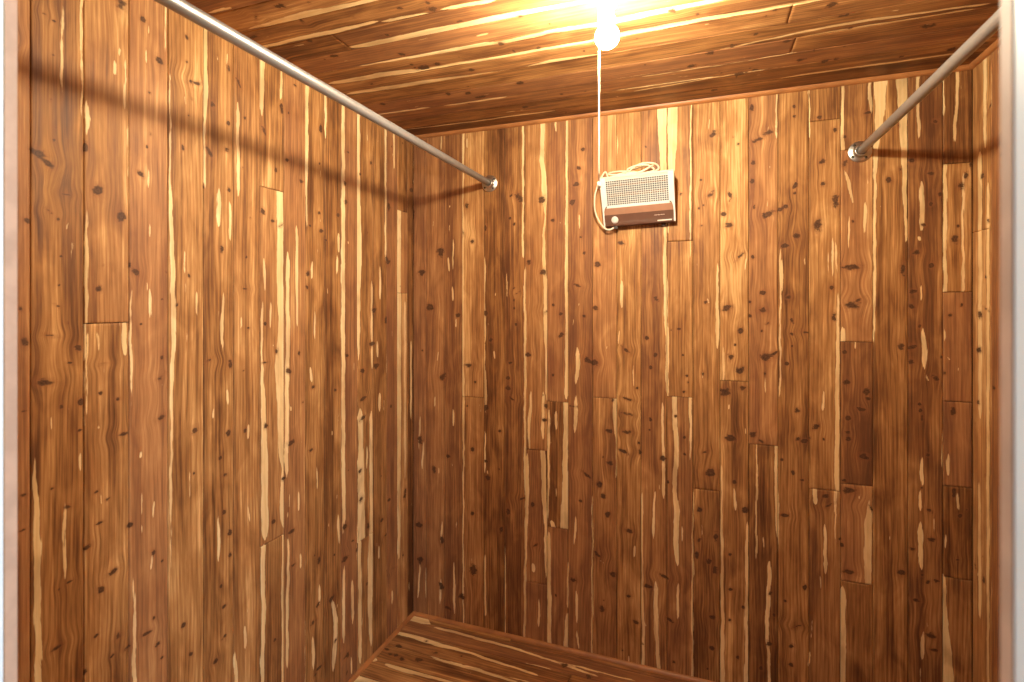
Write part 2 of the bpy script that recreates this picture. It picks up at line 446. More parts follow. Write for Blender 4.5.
# ------------------------------------------------------------------ traced wood of the back wall (photo px)
ub = lambda x: m_back(x, 300)[0]
zb = lambda y, x=600: m_back(x, y)[1]
BACK_X = [426, 444.5, 462, 484, 504.5, 525, 547, 568, 592.5, 616.7, 641, 667, 693, 720, 748.7, 778, 809, 840.5, 873, 908, 943]
back_bounds = [XL] + [ub(x) for x in BACK_X] + [XR]
BACK_J = {3: [(473, 397)], 6: [(536, 450), (536, 583)], 7: [(557, 402), (557, 528)], 9: [(604, 398)], 12: [(680, 241), (680, 397)],
          13: [(706, 490)], 14: [(734, 381)], 15: [(763, 445)], 17: [(825, 120), (825, 490)], 18: [(857, 149), (857, 342), (857, 485), (857, 583)],
          21: [(959, 163), (959, 292), (959, 402), (959, 487), (959, 579)]}
back_joints = {k: [m_back(*p)[1] for p in v] for k, v in BACK_J.items()}
BACK_S = [
 [(441, 134, 1.5), (441, 153, 2)], [(453, 238, 2.5), (453, 270, 2.5)], [(448.5, 257, 2.5), (449, 273, 2)], [(452, 285, 3), (453, 302, 3)],
 [(456, 318, 2), (456, 328, 2)], [(453, 408, 3), (453.5, 427, 3)], [(439, 350, 2), (437, 362, 2)], [(435, 395, 2), (435, 408, 2)], [(424, 440, 3), (422, 470, 3)], [(420, 415, 2), (419, 450, 2)],
 [(463.5, 132, 2), (463, 200, 2), (463, 260, 2.5), (462.5, 340, 3.5), (463.5, 420, 3), (463.5, 480, 2), (463, 540, 1.5), (463.5, 625, 2)],
 [(485, 255, 2), (484, 290, 3), (485, 330, 2), (484.5, 365, 2), (485.5, 395, 4), (486, 415, 2)], [(485, 430, 2), (485, 475, 1.5)], [(485, 553, 2.2), (485.3, 618, 2.5)],
 [(494, 350, 3), (494.5, 359, 3)], [(505, 545, 2), (505, 640, 2)], [(507, 270, 2), (507, 300, 2)], [(454, 560, 2), (454, 600, 3), (455, 615, 2)], [(441, 578, 3), (440, 606, 3)], [(420, 560, 2), (418, 600, 2)], [(442, 520, 2), (441, 545, 3)],
 [(523, 126, 2.5), (523, 260, 2.5)], [(525, 265, 2.5), (525, 360, 3), (525, 470, 3), (526.5, 500, 4), (525.5, 560, 3), (524.5, 646, 3)],
 [(542.5, 122, 5), (542, 160, 6), (544.5, 190, 7), (545.5, 215, 2), (543.5, 235, 3), (544, 262, 4), (545.5, 285, 5), (546, 330, 5), (547, 365, 4), (547, 402, 3)],
 [(531, 390, 3), (529, 430, 4), (529.5, 449, 2)], [(543, 390, 3), (543, 440, 4)],
 [(527, 452, 4), (527.5, 485, 4), (526.5, 540, 2)], [(543, 452, 6), (544, 490, 6), (546, 530, 5), (546, 580, 2)], [(539, 597, 3), (538.5, 628, 4)], [(533, 563, 5), (534, 573, 5)],
 [(556, 118, 2.5), (556, 133, 2.5)], [(567, 118, 3), (567, 190, 3), (566.5, 262, 4), (567, 330, 4.5), (566.5, 400, 5.5)], [(549, 408, 3), (548.5, 465, 3), (548, 520, 2)], [(556, 410, 4), (556.5, 430, 4)],
 [(566, 404, 6), (565.5, 450, 6), (565, 500, 8), (564.5, 528, 10)], [(551.5, 520, 7), (554, 528, 8)],
 [(548.5, 530, 4), (549, 580, 5), (549.5, 646, 5)], [(567, 612, 5), (566.5, 650, 6)], [(568, 560, 2), (568, 610, 3)],
 [(577, 346, 5), (578, 365, 5), (576, 385, 4)], [(579, 213, 3), (580, 230, 2)], [(576, 395, 4), (575, 434, 4)], [(576, 514, 3), (574, 545, 3)], [(576, 590, 4), (577, 624, 5)], [(577, 630, 3), (579, 650, 4)],
 [(592.5, 494, 2), (592, 655, 2)], [(614.5, 401, 5), (615, 416, 5), (616, 440, 2)], [(607, 345, 2), (606, 350, 2)], [(616.5, 425, 2), (616, 480, 2)],
 [(621.5, 279, 5), (621.5, 309, 5)], [(633, 362, 2), (634, 388, 2)], [(619, 330, 2), (618, 345, 2)], [(600, 560, 3), (604, 563, 3)], [(635, 545, 3), (634, 558, 3)],
 [(642, 491, 2.5), (642, 560, 2.5), (643.5, 668, 3.5)], [(629, 655, 3), (629, 665, 3)],
 [(662, 104, 12), (663, 160, 8), (665.5, 240, 3.5), (665, 265, 4.5), (665.7, 295, 5.5), (667, 355, 4.5), (667.5, 397, 3)],
 [(673, 104, 13), (672, 150, 10), (670, 200, 5), (668, 236, 1)], [(656, 580, 5), (656, 630, 5.5), (659, 670, 4)], [(662, 400, 4), (663, 440, 3), (664, 500, 4)], [(655, 490, 3), (653, 540, 2.5)],
 [(674.5, 399, 6), (676.5, 450, 6), (674.5, 490, 5), (676.5, 510, 7), (676, 540, 7), (677.5, 567, 5)], [(678, 583, 4), (678, 620, 4)], [(682, 525, 3), (682, 543, 3)], [(690.5, 400, 4), (690.5, 462, 2)],
 [(693, 488, 2), (692.5, 600, 3), (692.5, 682, 3)], [(691, 104, 2), (690, 260, 2)],
 [(717, 260, 2), (717.5, 325, 4), (717, 350, 4)], [(702, 523, 2.5), (701.5, 537, 2.5)], [(707, 298, 3), (709, 304, 3)],
 [(723, 345, 3), (723.5, 381, 4)], [(721.5, 462, 2.5), (722, 560, 3), (722.5, 640, 5), (722.5, 682, 5)], [(747.5, 520, 4), (746.5, 600, 4), (746, 682, 5)], [(734, 487, 4), (736, 512, 5)], [(729, 404, 3), (729, 410, 3)],
 [(776.5, 92, 2.5), (776.5, 140, 2.5)], [(765, 370, 3), (765, 396, 3)], [(776.5, 446, 5), (776.5, 500, 4.5), (777.5, 540, 2.5)], [(770, 560, 5), (767, 620, 5), (769, 680, 3)], [(757, 447, 2), (756, 560, 3)],
 [(782, 258, 5), (782, 292, 5)], [(780.5, 245, 2), (780, 400, 2)], [(838, 290, 3), (838, 330, 4), (837, 400, 5), (837, 489, 5.5)], [(814.5, 491, 6), (815, 505, 6)], [(824.5, 523, 4), (826, 575, 4.5)], [(835, 490, 3), (836, 545, 2)],
 [(823.5, 390, 4), (823, 413, 4)], [(833, 236, 2.5), (832, 280, 2.5)], [(828, 250, 2), (828, 275, 2)], [(812, 618, 2), (811, 640, 2)], [(820, 575, 2), (820, 590, 2)], [(809, 88, 2), (809, 140, 2)], [(836, 240, 3), (837, 275, 3)], [(810, 650, 3), (808, 668, 3)],
 [(842.5, 84, 4), (842.5, 149, 4)], [(870, 80, 4), (870, 98, 7), (871.5, 116, 4)], [(845, 170, 5), (849, 185, 6), (853, 205, 4)], [(866, 200, 5), (864, 235, 4)], [(850, 214, 3), (848, 250, 3)], [(843, 326, 6), (843, 341, 8)],
 [(870, 498, 3), (868, 525, 9), (867.5, 550, 10), (868.5, 586, 8)], [(842.5, 585, 8), (843, 640, 8), (842, 682, 8)],
 [(881, 78, 17), (880, 110, 12), (877, 140, 7), (875, 175, 4), (874.5, 260, 4), (874.5, 305, 4), (873.5, 345, 1)], [(902, 78, 17), (903, 110, 11), (904, 150, 8), (905, 195, 5), (906, 245, 3)],
 [(918, 110, 5), (919, 140, 6)], [(921.5, 180, 6), (922, 232, 7)], [(921, 284, 2.5), (921, 302, 2.5)], [(923, 326, 4), (924, 352, 7), (924, 370, 4)], [(926, 375, 2), (928, 382, 3)], [(922, 455, 5), (922.5, 487, 6)], [(919.5, 489, 4), (920.5, 512, 6)],
 [(920.5, 521, 6), (921, 572, 6)], [(923, 630, 4), (921.5, 660, 6)], [(921, 665, 3), (921, 682, 3)], [(934, 517, 3), (934, 533, 2.5)], [(919, 236, 5), (920, 241, 5)],
 [(957, 103, 5), (955.5, 125, 6), (954, 145, 4)], [(943.5, 84, 4), (944, 118, 3)], [(945.5, 164, 4), (945, 230, 5), (945, 291, 4)], [(963, 170, 3), (963, 290, 4)], [(944.5, 328, 3), (944.5, 342, 3)], [(948.5, 453, 6), (948, 477, 6)], [(957, 491, 3), (959, 511, 4)], [(946, 533, 4), (946, 550, 4)],
 [(943, 572, 4), (945, 620, 9), (946.5, 682, 19)],
]
BACK_K = [
 (440.6, 252, 4, 7), (430.6, 307, 5, 4), (422, 272, 4, 4), (467, 206, 2.5, 3), (472, 241, 2.5, 2.5), (485.5, 229, 2, 4), (514, 224, 2, 2), (510, 218, 2, 2), (519, 197, 6.5, 4, -.7), (542, 200, 4, 5),
 (529, 262, 3, 3), (553, 220, 2.5, 2.5), (572.5, 202, 4, 4, .6), (576, 184, 4, 3), (579, 168, 3, 2.5), (583, 149, 3, 2.5), (597.4, 264, 4, 4), (543.5, 272, 4, 4), (584, 253, 2, 2), (581, 237, 2, 2), (412.5, 215, 3, 6),
 (458, 315, 3, 3), (485.5, 313, 2.5, 4), (491, 340, 2.5, 3), (469, 365.5, 5, 2.2), (508, 378, 3.5, 2.5), (508, 388, 4, 3), (510, 363, 3, 2), (516, 324.5, 2.2, 2.2), (514, 308, 1.8, 1.8), (514, 300, 1.6, 1.6), (514, 288, 1.6, 1.6),
 (561, 335, 4, 2.5, .5), (561, 314, 2.5, 2.5), (553, 305, 2, 2), (589, 361, 8, 3, -.55), (595, 308, 3, 3.5), (584, 316, 3, 2, -.4), (486, 408, 3, 5), (500, 431, 2.5, 2), (472.6, 449, 3, 4), (448, 456, 3, 2.5), (486, 461, 2.5, 2), (488, 478, 3.5, 3),
 (546, 406, 2.5, 3), (553, 374.5, 2, 2.5), (528.4, 355, 4, 3), (609.7, 431, 4, 3), (545, 420, 4, 2), (443, 376, 6, 5, .4, .8), (420, 440, 4, 6, 0, .8), (434, 470, 3, 7, 0, .8),
 (501, 530, 3, 4.2), (473.5, 570, 4.5, 8), (461, 596, 4.5, 4), (599, 484.6, 4.5, 4), (587, 475, 8, 2, -.6, .9), (603, 496, 3.5, 3), (608, 514.6, 3.5, 4), (602.6, 609, 3.5, 4), (472.6, 513.6, 3, 3), (580.6, 500.7, 2.5, 2), (573.5, 580, 5, 2.5), (597, 554, 7, 2, -.7), (419, 525, 4, 4), (420, 560, 4, 5),
 (442, 540, 3, 5), (441, 586, 3, 5), (448, 608, 5, 2.5, -.3), (508, 512, 2.5, 4), (613, 575, 5, 7, 0, .75), (536, 545, 6, 2, .5, .8), (533, 505, 3, 3),
 (713.5, 134, 6, 5, .7, .85), (711, 194, 8, 4, .6, .8), (723, 214, 4, 3), (729, 225, 4.5, 3.5), (757, 140, 9, 3, .4, .85), (769, 132, 9, 3, .2, .9), (753, 163, 3, 3), (752, 181, 3, 4), (768, 214, 10, 4, .5, .95), (781, 209, 6, 2.5, .3), (785, 245.5, 6, 3, .2), (796.5, 236, 4, 4), (795, 186, 3, 3), (786, 207, 3.5, 3), (753, 257, 2.5, 2.5),
 (620.6, 243, 5, 2.5, -.2), (752, 108, 3, 4), (681, 194, 2, 2), (794, 107, 2, 2), (794, 116, 2, 2), (738, 144, 1.8, 1.8), (754, 207, 2, 3), (795, 193, 2, 2), (701, 180, 2, 1.5), (701, 226, 2.5, 1.5), (699, 208, 1.5, 2), (730, 195, 3, 6, .3, .8),
 (727, 308, 6, 4.5, .3), (741, 331, 3.8, 4.2), (730.6, 357, 3.8, 3.8), (740, 370, 5, 5), (742.6, 388, 4, 3.2), (725, 392, 6, 5, .4), (731, 438, 7, 4), (735, 345, 1.6, 1.6), (763, 293, 4, 3), (763, 310, 6, 4, 0, .85), (766.5, 357, 8, 4.5, .25), (775, 353, 4, 1.6, .6), (750, 316, 2.2, 2.5), (750, 302, 2, 2.5), (762, 331, 1.8, 1.8), (765, 374, 1.8, 4),
 (788.7, 297, 4, 2.5, .3), (792, 320, 2.5, 3), (791.6, 334, 2.5, 2.5), (792, 346, 1.8, 1.8), (787, 364, 3.8, 2.8, .2), (797, 410, 3, 3.5), (798, 439, 3, 3), (793, 473, 2.2, 3), (656, 299, 4, 4, 0, .8), (647, 338, 3, 2.8, .5), (655.5, 355, 2.8, 3), (650.6, 367.4, 2.4, 2.4), (650.6, 419, 2, 3), (678.7, 329, 2.5, 2), (687, 376, 1.8, 1.8), (688, 382, 1.8, 1.8), (683.5, 392, 2.5, 1.8), (683, 355, 1.5, 1.5),
 (703, 374.5, 3, 4, 0, .85), (706, 302, 3.5, 3.5, 0, .8), (753, 434, 4, 4.5), (594, 362.6, 5, 4), (625.5, 350, 8, 2.5, -.7, .8), (627, 399, 9, 2, -.25, .85), (627, 414, 9, 2, -.2, .85), (627, 432, 8, 2.5, .1, .85), (623, 451, 10, 2.2, -.45, .9), (637, 388, 2, 2), (639, 443, 1.8, 1.8), (610, 462.6, 4, 3), (662.6, 458, 4, 4, .4), (676, 416, 2, 2), (684, 437, 2, 2), (640, 452, 2, 3), (705, 452, 5, 1.8, .4, .85), (685, 454, 2, 2),
 (711, 473, 8, 5, .5, .85), (629, 530.7, 5, 2.5, -.2), (648, 586, 6, 2.5), (664, 576.5, 8, 1.8, -.35), (709, 561, 4, 3.5), (731, 589.4, 3, 2.6), (730, 554.6, 2.6, 2.2), (734, 482, 2.6, 2.6), (729.7, 620, 2.2, 2.2), (769, 644, 4.2, 3.8), (712, 647.5, 3.8, 3.2), (785, 515, 6, 2.5), (761, 668, 2.5, 2.5), (791.6, 646, 3.5, 2.5), (791.6, 665, 3.5, 2.5), (636, 622, 4, 2.5), (745, 510, 4, 5, -.5), (699.7, 510, 5, 4, 0, .9), (697, 554, 3, 6, 0, .85), (674, 662, 3, 2), (670, 620, 6, 1.8, -.5), (715, 570, 4, 6, 0, .8), (699, 540, 3, 3), (716, 536, 4, 8, 0, .75), (712, 617, 6, 4, 0, .8), (738, 657, 2, 3), (743, 607, 2, 2), (774, 615, 2, 2), (629, 596, 3, 2),
 (817.7, 225.6, 5, 7.6), (835.6, 201, 4.2, 9), (822, 161, 4.3, 4.2, 0, .9), (823, 183.7, 3.4, 3), (796, 183.7, 2.5, 3), (797.6, 236, 3.8, 4), (889, 180, 3.8, 3.8), (898.6, 125.6, 2, 2), (931, 173, 5.5, 2.6), (916.6, 252, 5.5, 3.2), (931, 265, 4, 3.2), (931, 204, 3.2, 2.6), (935, 121, 3.5, 2.5), (903, 269, 3, 8), (867, 113, 5, 2.2, .2), (965.6, 175.6, 2.8, 4.2), (961, 186, 3.8, 4.6), (955, 239.6, 4.6, 5.6), (923.7, 225, 3, 2.2), (852, 267, 12, 4, .05, .95), (845, 137, 3, 3), (819.5, 117, 3.2, 3), (845, 163, 5, 5, .4, .8), (835, 130, 3, 3), (794, 106, 2, 2), (958, 226, 1.8, 1.8), (912, 160, 5, 5, .4, .8), (793, 188, 1.6, 1.6),
 (852.6, 305, 11, 5, .2, .9), (858, 300, 9, 2, .5, .8), (834, 317, 3, 5.5), (831.6, 288, 3, 2.6), (901.6, 345.5, 4.2, 4.6), (912, 292, 6, 3, .3), (911.6, 306, 5, 5, .3, .85), (912, 347, 6.5, 3.4, .3), (910.6, 361.6, 5, 4, 0, .8), (919.7, 326, 3, 2.5), (935, 378, 6, 3.4, -.3), (919.7, 404, 3, 2.4), (920.6, 410.6, 2.8, 2.6), (944.5, 373, 2.6, 2.2), (941, 357, 3, 2.2), (950, 315.5, 2.8, 3.2), (961.6, 305, 2.4, 2.4, 0, .9), (953, 411, 4.2, 4.8), (844.5, 352, 2.8, 2.6), (847, 382, 4.4, 4.6), (867, 392, 5, 5), (868, 399, 3.5, 2), (861, 409, 6, 2.2, -.1), (848, 418, 3.6, 3.4), (847.7, 432, 4, 2.2), (848.5, 439, 4.4, 3), (863, 457, 6.5, 4), (816, 427, 6, 3, .8), (804, 441, 5.5, 2.6), (810, 438, 2, 2), (798.7, 410.6, 4, 2.4), (928, 455, 3, 2.2), (844, 480, 4, 2), (922, 418, 2, 4),
 (848.7, 491, 10, 4, 0, .95), (848.7, 572, 8, 3.5, 0, .95), (901.6, 572.6, 4.8, 4), (929, 510, 4, 2.6, -.2), (931.6, 539.4, 5.5, 3), (960, 516, 3.2, 2.6), (954, 492.6, 2.6, 8), (922, 575, 2.5, 2.2), (912, 548.5, 5, 2), (915.5, 600, 6.5, 2), (931.6, 636, 8, 4, -.4, .9), (935, 650, 6, 2), (805, 587, 2.6, 4, -.3), (825, 496, 5, 3, .2, .9), (840, 539, 2, 2), (922, 488, 2, 2), (971, 165, 2, 3), (842, 545, 2, 3), (957, 560, 4, 1.5, .2, .85), (785, 601, 2, 2), (802, 480, 3, 1.5),
 (470, 640, 3, 3), (650, 430, 1.5, 1.5), (668, 482, 1.5, 2), (782, 460, 2, 2),
]
BACK_T = {0: -.25, 1: .0, 2: -.25, (3, 0): -.05, (3, 1): .30, 4: -.30, 5: -.28, (6, 0): -.10, (6, 1): -.35, (6, 2): .10, (7, 0): -.15, (7, 1): -.12, (7, 2): -.20, 8: -.10, (9, 1): .18, (9, 0): -.05, 10: .22, 11: -.05,
          (12, 2): .25, (12, 1): .18, (12, 0): -.12, (13, 1): .10, (13, 0): -.05, (14, 1): .45, (14, 0): .12, (15, 1): .05, (15, 0): -.35, 16: .02, (17, 2): -.1, (17, 1): .12, (17, 0): -.10, (18, 4): -.1, (18, 3): .25, (18, 2): -.32, (18, 1): .22, (18, 0): -.10,
          19: .02, 20: -.28, (21, 5): -.2, (21, 4): .30, (21, 3): -.1, (21, 2): -.25, (21, 1): -.4, (21, 0): -.12}

# ------------------------------------------------------------------ traced wood of the left wall
LEFT_X = [30.5, 84, 129, 168, 203.5, 233.5, 260, 284, 305.5, 324.5, 341, 357.4, 373, 387, 397.5, 407.5]
left_vis = [m_left(x, 300)[0] for x in LEFT_X]
left_bounds = [YF, YF + 0.04] + [left_vis[0] - 0.1045 * k for k in (2, 1)] + left_vis + [YB]
LEFT_BASE = 4                       # columns before the first traced edge; column 4 = px 30.5..84
LC = lambda k: k + LEFT_BASE
LEFT_J = {1: [(107, 323)], 6: [(272, 189), (272, 541)], 11: [(365, 538)], 14: [(402, 211), (402, 293)]}
left_joints = {LC(k): [m_left(*p)[1] for p in v] for k, v in LEFT_J.items()}
LEFT_S = [
 [(35, 455, 3), (36, 500, 7), (37.5, 600, 9), (38, 690, 9)], [(64, 500, 3), (65, 560, 4), (66, 582, 4)], [(62, 0, 3), (62.5, 95, 3)], [(81.5, 0, 2.5), (82, 120, 2)], [(80, 452, 3), (80, 472, 3)], [(72, 240, 2), (71, 262, 2)], [(50, 415, 3), (51, 430, 3)],
 [(85.5, 98, 4), (87, 118, 8), (86.5, 138, 5)], [(86, 205, 3), (86.5, 260, 5), (86, 320, 3)], [(125.5, 57, 4), (125, 112, 4)], [(128, 120, 3), (128, 180, 4)], [(115, 60, 3), (115, 76, 2.5)], [(120, 48, 2), (120, 56, 2)], [(98, 331, 3), (98, 352, 3)], [(124, 322, 8), (124, 358, 9)], [(87, 330, 3), (87.5, 420, 2)], [(105, 360, 3), (104, 385, 3)], [(100, 492, 3), (101, 505, 3)],
 [(131, 285, 3), (131, 420, 2)], [(150, 288, 5), (151, 322, 5)], [(149.5, 224, 3.5), (149.5, 238, 3)], [(146, 46, 3.5), (146, 64, 3)], [(133, 575, 2), (134.5, 620, 4), (134.5, 685, 5)], [(141.7, 492, 2.5), (141.5, 517, 2.5)], [(141, 524, 2.5), (141, 537, 2.5)], [(152, 553, 4), (150, 572, 5)], [(165, 0, 2), (165, 60, 2.5)], [(155, 500, 3), (153, 520, 3)],
 [(170, 70, 2), (170, 160, 2.5), (171, 230, 5), (173, 270, 6), (173.5, 330, 5), (171.5, 400, 3), (171.5, 452, 4), (170.5, 520, 2), (171, 570, 1)], [(197, 290, 4), (197, 318, 3.5)], [(185, 250, 2), (185, 300, 2)], [(190, 470, 2), (189, 500, 2)],
 [(205, 20, 6), (205.5, 90, 6), (204.5, 125, 3), (204.5, 190, 3)], [(219, 186, 5), (219, 228, 7)], [(229.5, 200, 3), (230, 242, 4)], [(227, 388, 3.5), (228, 406, 3.5)], [(213, 407, 3), (213, 420, 3)], [(218, 514, 4), (219, 563, 4.5)], [(227, 20, 2), (229, 40, 2.5)], [(224, 290, 4), (221, 345, 4)],
 [(248.5, 424, 4), (248.5, 440, 4)], [(241, 315, 3), (241, 330, 3)], [(238, 100, 4), (238, 200, 4)], [(244.5, 625, 4), (245, 650, 4)], [(235, 650, 4), (236, 680, 5)],
 [(262, 55, 7), (262, 90, 6), (261.5, 117, 3)], [(281, 66, 4), (281, 102, 4)], [(280, 190, 7), (280, 262, 8), (281, 330, 7), (279.5, 365, 11), (281, 410, 9), (281.5, 450, 7), (283, 470, 4), (283, 500, 8), (283.5, 528, 6)], [(283.5, 532, 3), (283, 600, 4), (283, 682, 3)],
 [(262, 300, 2.5), (262, 380, 3.5), (264, 420, 6), (264.5, 470, 8), (265, 541, 9)], [(263, 543, 6), (263.5, 600, 5), (262.5, 682, 4)], [(264, 256, 4), (265, 292, 4)], [(271, 300, 3), (270, 330, 3)],
 [(287.5, 250, 4), (288, 330, 5), (287, 400, 5), (286.5, 470, 5), (287, 482, 2)], [(288.5, 535, 3), (287.5, 600, 4), (287, 670, 3)], [(296.5, 224, 3), (297, 280, 3.5), (297, 328, 2)], [(298.5, 490, 2.5), (299, 512, 2.5)], [(300, 552, 3), (300.5, 570, 3)], [(291, 405, 3), (291, 412, 3)],
 [(307, 84, 4), (306.5, 150, 4), (306.5, 228, 2)], [(315, 310, 3), (314.5, 340, 3.5)], [(310, 366, 3), (312, 383, 4)], [(319, 585, 3), (320, 605, 3)], [(312, 634, 4), (314, 655, 5), (313, 672, 4)], [(312, 260, 3), (312, 280, 3)], [(317, 465, 2), (317, 490, 2)],
 [(325.5, 97, 3), (325.5, 140, 2.5)], [(338.5, 232, 4), (339, 254, 3)], [(337, 255, 3), (337, 275, 3)], [(338, 512, 3), (339, 545, 3)], [(332, 598, 4), (336, 620, 5), (335, 645, 5), (333, 672, 4)],
 [(343, 106, 4), (343.3, 200, 4.5), (343, 280, 4.5), (343.3, 380, 4.5), (343.3, 460, 4.5), (344, 520, 4), (343, 535, 3)], [(344, 565, 3), (343.5, 645, 3.5)], [(352.5, 578, 3), (352.5, 625, 3)], [(351, 655, 2), (351.5, 675, 2)],
 [(358.5, 116, 4), (358.5, 200, 4), (359, 240, 7), (358.5, 290, 5), (358.5, 362, 2)], [(360, 408, 7), (361, 440, 5), (360.5, 462, 8), (361.5, 500, 8), (361, 530, 9), (361, 539, 10)], [(359.5, 541, 4), (360, 600, 4), (360, 665, 4)], [(371.5, 280, 2.5), (372, 370, 2.5)], [(371, 410, 3.5), (371, 470, 4), (371.5, 510, 3.5), (370.5, 560, 6), (370, 600, 6), (371, 648, 2)], [(367, 445, 2), (367, 470, 2)],
 [(385.5, 128, 2.5), (385.5, 262, 2)], [(379.5, 392, 4), (379.5, 412, 4)], [(377, 340, 3), (378, 358, 3)], [(380, 265, 2.5), (380, 300, 2.5)], [(379, 545, 2), (379, 560, 2)], [(394, 130, 2), (394, 170, 2)], [(392, 590, 3), (392, 605, 3)],
 [(399.3, 211, 4.5), (399, 250, 4.5), (399, 293, 4)], [(399, 295, 5), (399, 420, 5), (399, 560, 3)], [(405, 300, 2), (405, 480, 2)], [(411, 340, 2), (411, 420, 2)],
]
LEFT_K = [
 (40, 155, 12, 6, -.5), (48, 163, 9, 4, -.75), (33, 150, 5, 5), (44, 13.5, 7, 2, -.4), (54, 21, 3, 2), (98, 190.6, 7.5, 8.5, 0, .93), (121, 4, 8, 8, 0, .9), (142.7, 19, 4, 5, 0, .9), (159, 60, 5, 5, 0, .9), (149.5, 93, 2, 2), (186.6, 37, 2.5, 3), (187, 62, 1.8, 1.8), (190.6, 81, 1.8, 1.8), (192, 99, 1.6, 1.6), (189, 115, 1.6, 1.8), (183, 148, 2.5, 3.5), (140.7, 174, 5, 3, -.7),
 (147, 147, 1.6, 2), (150.5, 134, 1.6, 2), (121.5, 216, 6, 9, 0, .8), (85, 148, 4, 9), (212.5, 104.6, 3, 4), (209, 152, 3, 8, .6), (204, 187, 2, 2.5), (55.7, 128, 2, 2.2), (66, 194, 8, 1.4, .1, .9), (51, 100, 1.8, 2), (54, 140, 2, 2), (53, 55, 1.5, 1.5), (50, 212, 7, 1.5, -.7, .85),
 (229, 68, 2.8, 4), (212, 105, 2.6, 3), (228.4, 123, 2.6, 2.8), (226.8, 149.7, 2.8, 3), (239, 84, 2, 8, .6, .9), (229, 190, 2.2, 2.4), (264, 131, 2.6, 8, .4, .95), (281.6, 108, 2, 6), (276, 170, 2, 3), (263, 211.6, 3, 4), (272.6, 221, 2.4, 1.8), (287, 160, 3, 3, 0, .9), (301, 181, 2.6, 2.2), (222, 250, 2.6, 6, 0, .9), (321, 129, 2, 6), (308, 273, 3, 3.4), (321, 231, 2.5, 2.6), (346, 202, 2, 4, .4), (348, 152, 1.6, 1.6), (388.7, 207, 2, 5, .5), (387, 260, 2, 6, .4), (319, 213, 2, 2), (245, 118, 1.4, 2), (243, 168, 1.2, 2), (295, 85, 2, 2), (250, 218, 1.4, 1.4), (345, 183, 1.5, 3), (338, 215, 2, 3), (326, 240, 1.6, 1.6), (411, 190, 2, 4), (310, 226, 2, 2),
 (98.5, 289, 4.4, 4.4), (136.6, 272, 7, 4, -.7), (52, 336, 10, 2.2, -.2), (45.5, 382, 13, 4.4, -.15), (79, 347, 5.5, 4.5), (24, 341, 6, 7), (123, 434, 10, 2.6), (118, 399, 3.2, 2.6), (100.5, 392.7, 3, 2.4), (104, 364, 8, 1.2, 0, .9), (161, 377, 8, 3.5, .6, .8), (162, 417, 9, 4, .6, .8), (194.7, 430, 4, 4.4), (81, 402, 4, 4), (23.6, 411, 4, 2), (61, 256, 2, 1.8), (59, 285, 2, 1.5), (58, 306, 5, 1.6, -.5), (162, 358, 2, 3), (79, 431, 5, 2, .3), (162, 299, 1.8, 1.6), (166, 272, 2, 1.6), (189, 276, 2, 3), (141, 324, 1.5, 1.5), (130, 265, 2, 4), (68, 323, 2.5, 2), (70, 363, 5, 2, -.5, .9),
 (230.6, 365, 2.8, 6), (228.4, 433.5, 3.4, 4), (225, 475, 2.4, 2.4), (220.4, 458, 2.4, 2.4), (264.5, 362.6, 4, 1.6), (276.5, 351, 2, 3), (266, 426, 2.4, 3.4), (288.7, 371, 4, 3, -.3), (291, 443, 4.4, 3), (307, 287, 2, 3), (363, 371, 3.4, 3.2), (376, 366, 4, 3.4), (363, 399, 5, 2.2, .2), (363, 418, 4, 2.6, .3), (360, 471, 2, 3), (347, 355, 2, 2.6), (245, 289, 5, 1.2, -.2, .85), (248, 328, 2, 1.5), (299, 353, 1.6, 2.6), (265, 324, 1.8, 2.4), (311, 450, 3, 2), (303, 402, 1.6, 1.6), (313, 387, 3, 2.2), (335, 390, 2, 2), (374, 310, 3, 3), (388, 262, 3, 3), (386, 320, 2, 6, 0, .9), (372, 344, 4, 3),
 (88, 546.5, 5.5, 3, .3), (69, 582, 6, 1.8, .1), (113, 572, 6.5, 3.2, .3), (101, 590, 4, 5, .6), (57, 648, 11, 3.4, .1, .9), (118, 636, 5, 4.4, .6), (96, 636, 4.4, 2.4, .3), (126.5, 648, 6, 2.4), (99.5, 523, 4.4, 2), (96, 492, 3.4, 2, .3), (108.6, 499, 3.4, 2, .3), (153.5, 553, 3, 5, .3), (162, 561, 2, 2), (184, 625, 3, 3.6), (147, 633, 7, 2), (190.6, 654, 2.4, 4, .4), (162, 658, 2.4, 2), (130, 524.6, 4, 3.6), (194, 473, 1.6, 2), (216, 661, 3.6, 2.8), (154, 618, 2, 3), (157, 646, 4, 4, .5, .85), (112, 656, 5, 2, .4, .85), (23, 530, 5, 2, .1, .85), (24, 495, 5, 2, 0, .85), (67, 507, 5, 3, 0, .8), (59, 590, 2, 2), (85, 672, 3, 3),
 (224, 512, 2.4, 2.8), (229.7, 533, 2.8, 4), (224, 606.5, 3.4, 2.4), (221, 586, 1.6, 2.4), (215.5, 661, 4, 3.8), (222, 639, 2, 2.2), (292, 531, 4.4, 2), (284, 478, 3.2, 2.4), (293.5, 565, 3.4, 1.6), (345, 526.5, 4.4, 3), (345, 559, 4.4, 3.4), (331.6, 599, 4, 3.6, .5), (313, 623, 4, 2.6), (361, 499, 2.4, 4), (368, 526.5, 2, 4, .4), (405, 494, 2, 6), (319, 668, 4, 2), (225, 475, 2.6, 2.6), (230, 555, 2, 3), (336, 640, 2, 2), (275, 640, 2, 3), (319, 560, 2, 4), (347, 655, 4, 4, 0, .85), (389, 500, 2, 2), (382, 520, 2, 2.4), (318, 605, 3, 4, .4, .8),
]
